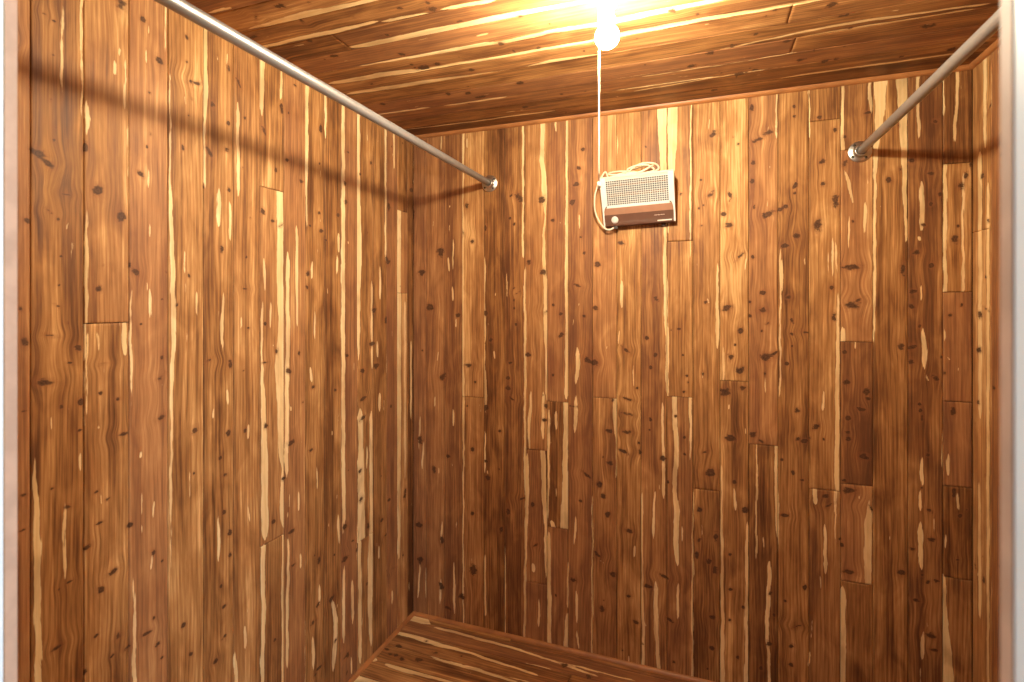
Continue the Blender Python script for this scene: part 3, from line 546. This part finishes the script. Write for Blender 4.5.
LEFT_T = {LC(-1): -.2, LC(0): -.05, (LC(1), 0): .12, (LC(1), 1): .18, LC(2): .05, LC(3): .20, LC(4): -.05, LC(5): .22, (LC(6), 2): .05, (LC(6), 1): .10, (LC(6), 0): -.2, LC(7): -.02, LC(8): .05, LC(9): -.12, LC(10): -.22, LC(11): -.05, LC(12): -.15, LC(13): -.25, (LC(14), 2): .0, (LC(14), 1): .15, (LC(14), 0): .50, LC(15): -.35}

# ------------------------------------------------------------------ the closet's boarded surfaces
rs = np.random.RandomState(11)
def zeros_like(a): return np.zeros_like(a)
B = Boards(lambda u, v, d: np.stack((u, YB + d, v), 1), seed=3)
run_columns(B, back_bounds, 0.0, CEIL, back_joints, [to_streak(m_back, s) for s in BACK_S], [to_knot(m_back, k) for k in BACK_K], BACK_T, 1.2, 1.0, 0.0, rs, 0.12)
B.backing(XL - 0.03, XR + 0.03, -0.03, CEIL + 0.03)
B.build('wall_back')

B = Boards(lambda u, v, d: np.stack((XL - d, u, v), 1), seed=5)
run_columns(B, left_bounds, 0.0, CEIL, left_joints, [to_streak(m_left, s) for s in LEFT_S], [to_knot(m_left, k) for k in LEFT_K], LEFT_T, 1.3, 1.0, 0.0, rs, 0.12)
B.backing(YF - 0.03, YB + 0.03, -0.03, CEIL + 0.03)
B.build('wall_left')

rb = [YF] + [2.172 - 0.1055 * k for k in range(17, -1, -1) if 2.172 - 0.1055 * k > YF + 0.03] + [YB]
RIGHT_S = [[(985, 90, 4), (985, 150, 3)], [(988, 180, 3), (988, 400, 4), (988, 682, 3)], [(980, 150, 5), (980, 420, 4)], [(979, 480, 3), (980, 620, 4)]]
RIGHT_K = [(983, 176, 2.5, 4), (988, 221, 2, 3), (980, 315, 3, 4), (979, 350, 3, 4), (978, 402, 2, 3), (994, 388, 2, 3), (984, 580, 2, 4)]
B = Boards(lambda u, v, d: np.stack((XR + d, u, v), 1), 0.006, 0.009, seed=7)
run_columns(B, rb, 0.0, CEIL, {}, [to_streak(m_right, s) for s in RIGHT_S], [to_knot(m_right, k) for k in RIGHT_K], {len(rb) - 2: .35, len(rb) - 3: -.15}, 2.2, 2.5, 0.5, rs, 0.5)
B.backing(YF - 0.03, YB + 0.03, -0.03, CEIL + 0.03)
B.build('wall_right', flip=True)

# ceiling boards run left to right
cb = [YF] + [y for y in (2.29 - 0.1055 * k for k in range(20, -1, -1)) if y > YF + 0.03]
cb[-1] = 2.285; cb.append(YB)
def ccol(y):
    for k in range(len(cb) - 1):
        if cb[k] <= y < cb[k + 1]: return k
CEIL_S = [
 [(244, 30, .004), (300, 16, .020), (388, 0, .032), (430, -9, .03)], [(207, 13, .006), (232, 7, .010)], [(262, 47, .010), (330, 32, .014), (380, 21, .012)],
 [(349, 48, .010), (380, 42.5, .022), (430, 32, .024), (500, 18, .026), (598, 1, .024), (700, -19, .01)],
 [(308, 73, .012), (380, 61, .020), (405, 57, .022), (408, 58, .012), (470, 46, .020), (498, 43, .012), (550, 32, .014), (600, 24, .02), (640, 16, .022), (710, 1, .016), (800, -16, .01)],
 [(328, 84, .016), (380, 75, .024), (412, 71, .022), (420, 70, .010), (500, 57, .014), (590, 41, .012), (625, 34, .02), (700, 20, .016), (790, 5, .012), (860, -8, .01)],
 [(345, 94, .014), (380, 89, .020), (420, 83, .024), (500, 72.5, .018), (520, 69, .010), (550, 61, .014), (590, 56, .012), (650, 49, .008), (720, 36, .009), (790, 24, .010), (900, 5, .006)],
 [(660, 61, .006), (720, 50, .006), (765, 40, .006), (806, 31, .01), (870, 20, .01), (993, 3, .006)],
 [(376, 115, .008), (432, 107, .009)], [(442, 106, .006), (500, 98, .010), (510, 96, .002)], [(640, 77, .004), (720, 65, .004), (800, 52, .004)],
 [(402, 130, .006), (470, 122, .007), (520, 115, .008), (560, 110, .004)], [(630, 92, .004), (700, 80, .005), (760, 70, .004), (860, 55, .004)], [(765, 82, .005), (800, 75, .009), (880, 64, .009), (960, 53, .008)], [(800, 37, .008), (880, 24, .008), (975, 9, .006)],
 [(475, 36, .006), (490, 33, .008)], [(380, 22, .01), (430, 13, .012)], [(440, 10, .012), (500, -2, .014)],
]
CEIL_K = [(432, 9, 5, 4), (428, 3, 3, 2), (459, 21, 4, 2), (387, 35, 3, 2), (520, 16, 3, 1.4), (424, 68, 7, 3), (437, 64, 4, 2.4), (402, 54, 4, 2.4), (538, 48, 3, 2, .4), (471, 70, 4, 1.6), (520, 83, 4, 2, .4), (468, 93, 4, 1.6), (448, 94, 3, 1.6), (480, 97, 8, 1.2), (525, 107, 4, 1.2, -.4), (500, 44, 4, 2), (279, 6, 7, 3), (253, 37, 6, 2), (310, 41, 5, 2), (334, 56, 5, 2), (698, 14, 3, 1.6), (672, 11, 6, 3, 0, .85), (710, 53, 6, 3, 0, .85), (691, 66, 5, 2), (739, 74, 7, 2, .2), (733, 46, 4, 2), (756, 34, 3, 1.6), (775, 10, 3, 1.4), (788, 41, 6, 2, 0, .85), (832, 5, 7, 3, 0, .85), (825, 61, 4, 2), (836, 59, 3, 1.6), (842, 16, 4, 1.2), (928, 26, 12, 4, .2, .7), (952, 49, 5, 2), (755, 70, 3, 1.4), (714, 90, 4, 1.4), (985, 58, 4, 2), (850, 28, 3, 1.2), (800, 60, 8, 3, 0, .7), (382, 104, 4, 1.6), (400, 8, 4, 2)]
def to_knot_xy(mp, k):
    u, v = mp(k[0], k[1]); a = k[5] if len(k) > 5 else 1.0
    rl = abs(mp(k[0] + k[2], k[1])[1] - mp(k[0] - k[2], k[1])[1]) / 2
    rc = abs(mp(k[0], k[1] + k[3])[0] - mp(k[0], k[1] - k[3])[0]) / 2
    return [u, v, min(rc, .02), min(rl, .05), 0.0, a]
cj = {ccol(1.40): [-1.10], ccol(1.71): [0.25], ccol(1.92): [0.29]}
B = Boards(lambda u, v, d: np.stack((v, u, CEIL + d), 1), 0.004, 0.008, seed=9)
ct = {ccol(1.92): -.30, ccol(1.40): -.28, ccol(1.30): -.22, ccol(1.5): -.15, ccol(1.6): -.15, ccol(1.71): .0, ccol(1.81): -.12, ccol(2.03): -.28, ccol(2.13): -.3, ccol(2.23): -.38}
run_columns(B, cb, XL, XR, cj, [to_streak(m_ceil, s, True) for s in CEIL_S], [to_knot_xy(m_ceil, k) for k in CEIL_K], ct, 2.0, 1.6, 0.0, rs, 0.25)
B.backing(YF - 0.03, YB + 0.03, XL - 0.03, XR + 0.03)
B.build('ceiling')

# floor boards
fb = [YF] + [y for y in (2.262 - 0.1055 * k for k in range(20, -1, -1)) if y > YF + 0.03] + [YB]
FLOOR_S = [[(408, 617, .03), (425, 621, .035), (431, 625, .012)], [(433, 627, .010), (462, 634, .012), (520, 650, .010), (600, 677, .008)], [(393, 632, .014), (415, 637, .020), (440, 645, .018), (470, 653, .010), (540, 676, .008)],
           [(384, 664, .018), (410, 671, .018), (445, 680, .016), (480, 690, .01)], [(353, 676, .05), (370, 681, .05), (390, 688, .04), (420, 698, .03)], [(371, 659, .02), (377, 661, .015)], [(430, 657, .008), (470, 668, .012), (520, 683, .008)], [(550, 660, .006), (640, 682, .006)]]
FLOOR_K = [(564, 665, 5, 2.5), (589, 677, 4, 2.5), (396, 655, 4, 2), (419, 660, 5, 2.5), (435, 653, 5, 2.5, 0, .85), (402, 659, 4, 2), (390, 654, 3, 1.5), (386, 649, 4, 1.5), (399, 646, 4, 1.6)]
B = Boards(lambda u, v, d: np.stack((v, u, -d), 1), 0.005, 0.010, seed=13)
run_columns(B, fb, XL, XR, {}, [to_streak(m_floor, s, True) for s in FLOOR_S], [to_knot_xy(m_floor, k) for k in FLOOR_K], {len(fb) - 3: -.25, len(fb) - 4: -.2, len(fb) - 2: -.3}, 2.0, 1.4, 0.4, rs, 0.3)
B.backing(YF - 0.03, YB + 0.03, XL - 0.03, XR + 0.03)
B.build('floor', flip=True)

# front wall round the doorway
DX0, DX1, DZ = -0.7165, 0.1525, 2.03
B = Boards(lambda u, v, d: np.stack((u, YF - d, v), 1), 0.012, 0.02, depth=0.011, seed=15)
def cols(a, b):
    n = max(1, int(round((b - a) / 0.1055))); return [a + (b - a) * k / n for k in range(n + 1)]
run_columns(B, cols(XL, DX0), 0, CEIL, {}, [], [], {}, 1.5, 2.5, 0.5, rs, 0.6)
run_columns(B, cols(DX1, XR), 0, CEIL, {}, [], [], {}, 1.5, 2.5, 0.5, rs, 0.6)
run_columns(B, cols(DX0, DX1), DZ, CEIL, {}, [], [], {}, 1.5, 2.5, 0.0, rs, 0.6)
B.backing(XL - 0.03, DX0 - 0.003, -0.03, CEIL + 0.03); B.backing(DX1 + 0.003, XR + 0.03, -0.03, CEIL + 0.03); B.backing(DX0, DX1, DZ + 0.003, CEIL + 0.03)
wf = B.build('wall_front', flip=True)

# plastered side of that wall, toward the room outside
bm = bmesh.new()
for x0, x1, z0, z1 in ((XL - 0.6, DX0 - 0.021, 0, CEIL + 0.03), (DX1 + 0.021, XR + 0.6, 0, CEIL + 0.03), (DX0 - 0.021, DX1 + 0.021, DZ + 0.021, CEIL + 0.03)):
    box(bm, ((x0 + x1) / 2, 0.277, (z0 + z1) / 2), (x1 - x0, 0.122, z1 - z0))
tag(link('wall_hall', bm, PAINT), kind='structure')

door = tag(empty('door_1', ((DX0 + DX1) / 2, 0.28, 0)), kind='structure')
def door_part(name, c, s):
    b_ = bmesh.new(); dl = door.location
    box(b_, (c[0] - dl.x, c[1] - dl.y, c[2]), s, 0.0003, 1)
    tag(link(name, b_, PAINT, door), kind='structure')
door_part('jamb', (DX0 - 0.010, 0.2777, DZ / 2), (0.020, 0.1222, DZ))
door_part('jamb', (DX1 + 0.010, 0.2777, DZ / 2), (0.020, 0.1222, DZ))
door_part('head', ((DX0 + DX1) / 2, 0.277, DZ + 0.010), (DX1 - DX0 + 0.04, 0.121, 0.020))

for xe, sg in ((DX0, 1), (DX1, -1)):
    bm = bmesh.new()
    box(bm, (xe + sg * 0.0003 - door.location.x, 0.3451 - door.location.y, DZ / 2), (0.0006, 0.0112, DZ))
    tag(link('edge_strip', bm, RAWWOOD, door), kind='structure')

bm = bmesh.new()
box(bm, (-0.2, -1.3, -0.015), (4.4, 3.30, 0.03))  # unseen hall floor, added to block world light rising through the doorway
tag(link('floor_hall_blocker', bm, HALLBLOCK), kind='structure')

# quarter-round moldings in the corners of ceiling and floor
def quarter_round(name, p0, p1, in_dir, down, r=0.0155):
    p0, p1 = Vector(p0), Vector(p1); a = Vector(in_dir); d = Vector(down)
    bm = bmesh.new(); rings = []
    for p in (p0, p1):
        ring = [bm.verts.new(p + a * 0.0003 + d * 0.0003)]
        for k in range(9):
            t = k / 8 * math.pi / 2
            ring.append(bm.verts.new(p + a * (0.0003 + r * math.cos(t)) + d * (0.0003 + r * math.sin(t))))
        rings.append(ring)
    n = len(rings[0])
    for k in range(n): bm.faces.new((rings[0][k], rings[0][(k + 1) % n], rings[1][(k + 1) % n], rings[1][k]))
    bm.faces.new(rings[0]); bm.faces.new(rings[1][::-1])
    return tag(link(name, bm, TRIM), kind='structure')
DN, UP = (0, 0, -1), (0, 0, 1)
quarter_round('trim_1', (XL, YB, CEIL), (XR, YB, CEIL), (0, -1, 0), DN)
quarter_round('trim_2', (XL, YF, CEIL), (XL, YB, CEIL), (1, 0, 0), DN, 0.013)
quarter_round('trim_3', (XR, YF, CEIL), (XR, YB, CEIL), (-1, 0, 0), DN)
quarter_round('trim_4', (XL, YF, CEIL), (XR, YF, CEIL), (0, 1, 0), DN)
quarter_round('baseboard_back', (XL, YB, 0), (XR, YB, 0), (0, -1, 0), UP, 0.0145)
quarter_round('baseboard_left', (XL, YF, 0), (XL, YB, 0), (1, 0, 0), UP, 0.0145)
quarter_round('baseboard_right', (XR, YF, 0), (XR, YB, 0), (-1, 0, 0), UP, 0.0145)

# ------------------------------------------------------------------ the two pipe rods
def closet_rod(x, z, label):
    root = empty('closet_rod', (x, YB, z))
    tag(root, label, 'clothes rod', 'pipe clothes rods')
    L = YB - YF; r = 0.0148
    bm = bmesh.new()
    tube(bm, [(0, -0.010 - k * (L - 0.02) / 40, 0) for k in range(41)], r, 28)
    link('pipe', bm, PIPE, root, smooth=True)
    for yy, sg in ((0.0, -1), (-L, 1)):
        bm = bmesh.new()
        prof = [(0, 0.0005), (0.0390, 0.0005), (0.0400, 0.002), (0.0395, 0.0052), (0.0382, 0.0064), (0.0270, 0.0080), (0.0235, 0.0110), (0.0222, 0.0150), (0.0212, 0.0250), (0.0204, 0.0262), (0.0163, 0.0262), (0.0155, 0.0240), (0, 0.0240)]
        lathe(bm, [(a, sg * b) for a, b in prof], 40, 'Y')
        fl = link('flange', bm, FLANGE, root, smooth=True, loc=(0, yy, 0))
        for k in range(4):
            a = math.radians(38 + 90 * k)
            bm = bmesh.new()
            lathe(bm, [(0, 0), (0.0052, 0), (0.0050, 0.0012), (0.0034, 0.0026), (0.0010, 0.0028), (0.0008, 0.0018), (0, 0.0018)], 14, 'Y')
            if sg < 0: bmesh.ops.scale(bm, vec=(1, -1, 1), verts=bm.verts[:])
            link('screw', bm, SCREW, fl, smooth=True, loc=(0.0305 * math.cos(a), sg * 0.0066, 0.0305 * math.sin(a)))
    return root
closet_rod(-0.953, EYE + 0.581, 'galvanized pipe clothes rod running along the left wall below the ceiling')
closet_rod(0.572, EYE + 0.580, 'galvanized pipe clothes rod at the right, its round flange beside pale yellow sapwood')

# ------------------------------------------------------------------ bare bulb on its ceiling holder
lamp = empty('ceiling_lamp', (BULB[0], BULB[1], CEIL))
tag(lamp, 'bare glowing bulb in a white ceiling holder with a hanging pull string', 'light')
zb_ = BULB[2] - CEIL
bm = bmesh.new()
lathe(bm, [(0, -0.0005), (0.058, -0.0005), (0.060, -0.004), (0.056, -0.016), (0.044, -0.026), (0.030, -0.032), (0.0245, -0.036), (0.0235, -0.085), (0.0225, -0.092), (0.0200, -0.094), (0.0180, -0.090), (0, -0.090)], 40)
holder = link('lamp_holder', bm, PORCELAIN, lamp, smooth=True)
bm = bmesh.new()
prof = [(0, -0.091), (0.0130, -0.091), (0.0135, -0.100), (0.0160, -0.113), (0.0205, -0.127)]
R = 0.0305; cz = zb_ - 0.004
for k in range(14):
    t = math.radians(62 - k * (152.0 / 13))
    prof.append((R * math.cos(t), cz + R * math.sin(t)))
prof[-1] = (0, cz - R)
lathe(bm, prof, 36)
link('light_bulb', bm, BULBMAT, lamp, smooth=True)
d = ray(599, 120); dn = math.hypot(d[0], d[1])
tx = [d[0], d[1]]; dist = (math.hypot(BULB[0], BULB[1]) + 0.046) / dn
sx, sy_ = tx[0] * dist - BULB[0], tx[1] * dist - BULB[1]
zend = EYE + (HY - 183) / FPX * dist - CEIL
bm = bmesh.new()
q = math.hypot(sx, sy_)
tube(bm, smooth_path([(sx * 0.40, sy_ * 0.40, -0.029), (sx * 0.86, sy_ * 0.86, -0.031), (sx, sy_, -0.045), (sx, sy_, -0.20), (sx, sy_, zend)], 8), 0.0021, 8)
cord = link('pull_string', bm, STRING, lamp, smooth=True)
bm = bmesh.new()
lathe(bm, [(0, zend + 0.004), (0.0030, zend + 0.003), (0.0044, zend - 0.005), (0.0050, zend - 0.012), (0.0030, zend - 0.015), (0, zend - 0.0155)], 16, 'Z', (sx, sy_, 0))
link('pull_knob', bm, STRING, cord, smooth=True)

# ------------------------------------------------------------------ heater hung on the back wall
HX0, HX1, HZ0, HZ1, HY0 = -0.396, -0.0955, EYE + 0.342, EYE + 0.542, 2.190
HW, HH, HD = HX1 - HX0, HZ1 - HZ0, YB - HY0
ht = empty('space_heater', ((HX0 + HX1) / 2, YB, HZ0 + 0.001))
ht.rotation_euler = (0, -math.radians(1.8), 0)        # it hangs a little crooked
tag(ht, 'vintage cream and brown electric heater hung on the back wall, cord coiled on top', 'heater')
hw = HW / 2
bm = bmesh.new()              # open-fronted shell: back, top, bottom, sides
t = 0.004
box(bm, (0, -0.004, HH / 2), (HW, 0.006, HH), 0.001, 1)
box(bm, (0, -HD / 2, HH - t / 2), (HW, HD - 0.002, t), 0.0015, 2)
for sg in (-1, 1): box(bm, (sg * (hw - t / 2), -HD / 2, HH / 2), (t, HD - 0.002, HH), 0.0015, 2)
link('housing', bm, ENAMEL, ht)
bm = bmesh.new()
box(bm, (0, -HD / 2 + 0.001, t / 2), (HW - 2 * t - 0.0004, HD - 0.004, t), 0.0015, 2)
link('base_plate', bm, BROWN, ht)
yf = -HD
bm = bmesh.new()              # rounded cream hood edge across the top
tube(bm, [(-hw + 0.001, yf + 0.004, HH - 0.005), (hw - 0.001, yf + 0.004, HH - 0.005)], 0.0062, 16)
box(bm, (0, yf + 0.003, HH - 0.012), (HW - 0.006, 0.006, 0.012), 0.001, 1)
link('top_rail', bm, ENAMEL, ht, smooth=False)
for sg in (-1, 1):            # white side frames: broad beside the grille, narrow beside the brown panel
    bm = bmesh.new()
    pr = [(hw, 0.0), (hw, HH - 0.006), (hw - 0.022, HH - 0.006), (hw - 0.022, 0.086), (hw - 0.012, 0.078), (hw - 0.006, 0.055), (hw - 0.007, 0.0)]
    f0 = [bm.verts.new((sg * x, yf - 0.0035, z)) for x, z in pr]; f1 = [bm.verts.new((sg * x, yf + 0.010, z)) for x, z in pr]
    bm.faces.new(f0); bm.faces.new(f1[::-1])
    for k in range(len(pr)):
        q2 = (k + 1) % len(pr); bm.faces.new((f0[k], f1[k], f1[q2], f0[q2]))
    link('side_frame', bm, WHITE, ht)
gx, gz0, gz1 = hw - 0.022, 0.084, HH - 0.017
bm = bmesh.new()              # wire grille
nx, nz = 29, 13
for k in range(nx):
    x = -gx + 2 * gx * k / (nx - 1); box(bm, (x, yf + 0.002, (gz0 + gz1) / 2), (0.0022, 0.0026, gz1 - gz0))
for k in range(nz):
    z = gz0 + (gz1 - gz0) * k / (nz - 1); box(bm, (0, yf + 0.0005, z), (2 * gx, 0.0024, 0.0021))
link('grille', bm, WHITE, ht)
bm = bmesh.new()              # bright trough behind the grille
pp = [(yf + 0.030, gz0 - 0.004), (yf + 0.046, gz0 + 0.03), (yf + 0.050, (gz0 + gz1) / 2), (yf + 0.046, gz1 - 0.03), (yf + 0.024, gz1 + 0.004)]
ra = [bm.verts.new((-hw + 0.008, y, z)) for y, z in pp]; rb_ = [bm.verts.new((hw - 0.008, y, z)) for y, z in pp]
for k in range(len(pp) - 1): bm.faces.new((ra[k], rb_[k], rb_[k + 1], ra[k + 1]))
rr_ = bmesh.ops.solidify(bm, geom=bm.faces[:], thickness=0.0012)
link('reflector', bm, REFLECT, ht)
for zz in (gz1 - 0.014, gz0 + 0.045):
    bm = bmesh.new()
    pts = [(-hw + 0.03 + k * (HW - 0.06) / 220, yf + 0.026 + 0.006 * math.cos(k * 1.0), zz + 0.006 * math.sin(k * 1.0)) for k in range(221)]
    tube(bm, pts, 0.0011, 5)
    link('heating_element', bm, ELEMENT, ht, smooth=True)
bm = bmesh.new()
box(bm, (0, yf + 0.001, 0.079), (HW - 0.040, 0.007, 0.012), 0.002, 2)
link('grille_sill', bm, WHITE, ht)
bm = bmesh.new()
box(bm, (0, yf + 0.002, 0.0605), (HW - 0.014, 0.008, 0.029), 0.0025, 2)
link('tan_band', bm, COPPER, ht)
bm = bmesh.new()
box(bm, (0, yf + 0.003, 0.0235), (HW - 0.013, 0.009, 0.047), 0.002, 2)
box(bm, (0, yf + 0.0015, 0.013), (HW - 0.016, 0.008, 0.003), 0.001, 1)
panel = link('control_panel', bm, BROWN, ht)
kx = -hw + 0.050
bm = bmesh.new()
lathe(bm, [(0, 0), (0.0150, 0), (0.0148, -0.003), (0.0128, -0.005), (0.0122, -0.016), (0.0110, -0.0185), (0, -0.019)], 28, 'Y', (0, 0, 0))
box(bm, (0, -0.0185, 0), (0.005, 0.006, 0.023), 0.0015, 2)
link('control_knob', bm, WHITE, ht, loc=(kx, yf - 0.0015, 0.024))
bm = bmesh.new()
for k in range(8):            # worn maker's lettering: small pale strokes
    box(bm, (hw - 0.082 + 0.0052 * k, yf - 0.0018, 0.0305), (0.0034 if k % 3 else 0.0042, 0.0006, 0.0026 if k % 2 else 0.0018))
link('lettering', bm, LETTER, panel)
bm = bmesh.new()
box(bm, (hw - 0.044, yf - 0.0022, 0.0075), (0.058, 0.0016, 0.005), 0.0005, 1)
link('name_plate', bm, LETTER, panel)
for sg in (-1, 1):            # short dark feet under the case
    bm = bmesh.new()
    box(bm, (0, 0, -0.006), (0.018, 0.03, 0.012), 0.002, 2)
    link('foot', bm, DARKRUB, ht, loc=(sg * (hw - 0.050), yf + 0.026 if sg < 0 else -0.03, 0))

# power cord: out of the bottom left corner, bowed up past the left side, coiled on top
def hp(px, py, y):            # photo point at depth y, in the heater's own frame
    d = ray(px, py); t_ = y / d[1]
    return (d[0] * t_ - (HX0 + HX1) / 2, y - YB, EYE + d[2] * t_ - HZ0)
bm = bmesh.new()
A = [hp(613, 224, 2.215), hp(608.5, 226.5, 2.20), hp(603, 226, 2.20), hp(597.5, 219, 2.205), hp(594, 208, 2.215), hp(595, 195, 2.225), hp(598, 186, 2.235), hp(602, 178, 2.245), hp(607, 171, 2.245)]
top = HH + 0.0040
def on_top(fx, y, h=0.0): return (-hw + fx * HW, y - YB, top + h)
coil = [on_top(.10, 2.245, .002), on_top(.16, 2.215, .000), on_top(.30, 2.20, .000), on_top(.55, 2.202, .004), on_top(.70, 2.205, .022), on_top(.73, 2.225, .036), on_top(.62, 2.245, .038), on_top(.44, 2.235, .026), on_top(.34, 2.215, .012),
        on_top(.22, 2.205, .004), on_top(.12, 2.212, .012), on_top(.14, 2.235, .024), on_top(.28, 2.25, .028), on_top(.46, 2.245, .020), on_top(.40, 2.22, .010), on_top(.46, 2.208, .026), on_top(.60, 2.206, .040), on_top(.76, 2.215, .034), on_top(.80, 2.23, .016), on_top(.68, 2.238, .007),
        on_top(.50, 2.225, .010), on_top(.38, 2.21, .020), on_top(.50, 2.203, .032), on_top(.66, 2.208, .030), on_top(.74, 2.222, .010), on_top(.62, 2.214, .001), on_top(.45, 2.208, .001)]
tube(bm, smooth_path(A + coil, 8), 0.0034, 10)
cd_ = link('power_cord', bm, CORD, ht, smooth=True)
bm = bmesh.new()
box(bm, on_top(.41, 2.208, .003), (0.026, 0.020, 0.011), 0.003, 2)
link('plug', bm, CORD, cd_)

# the case is a wedge: deep at the top, its foot close to the wall
def wedge(o, base):
    for c in o.children:
        p = base + c.location
        if c.data:
            for v in c.data.vertices:
                q = p + v.co
                k = 0.36 + 0.64 * min(1.0, max(0.0, q.z / HH))
                v.co.y = q.y * k - p.y
            c.data.update()
        wedge(c, p)
wedge(ht, Vector((0, 0, 0)))
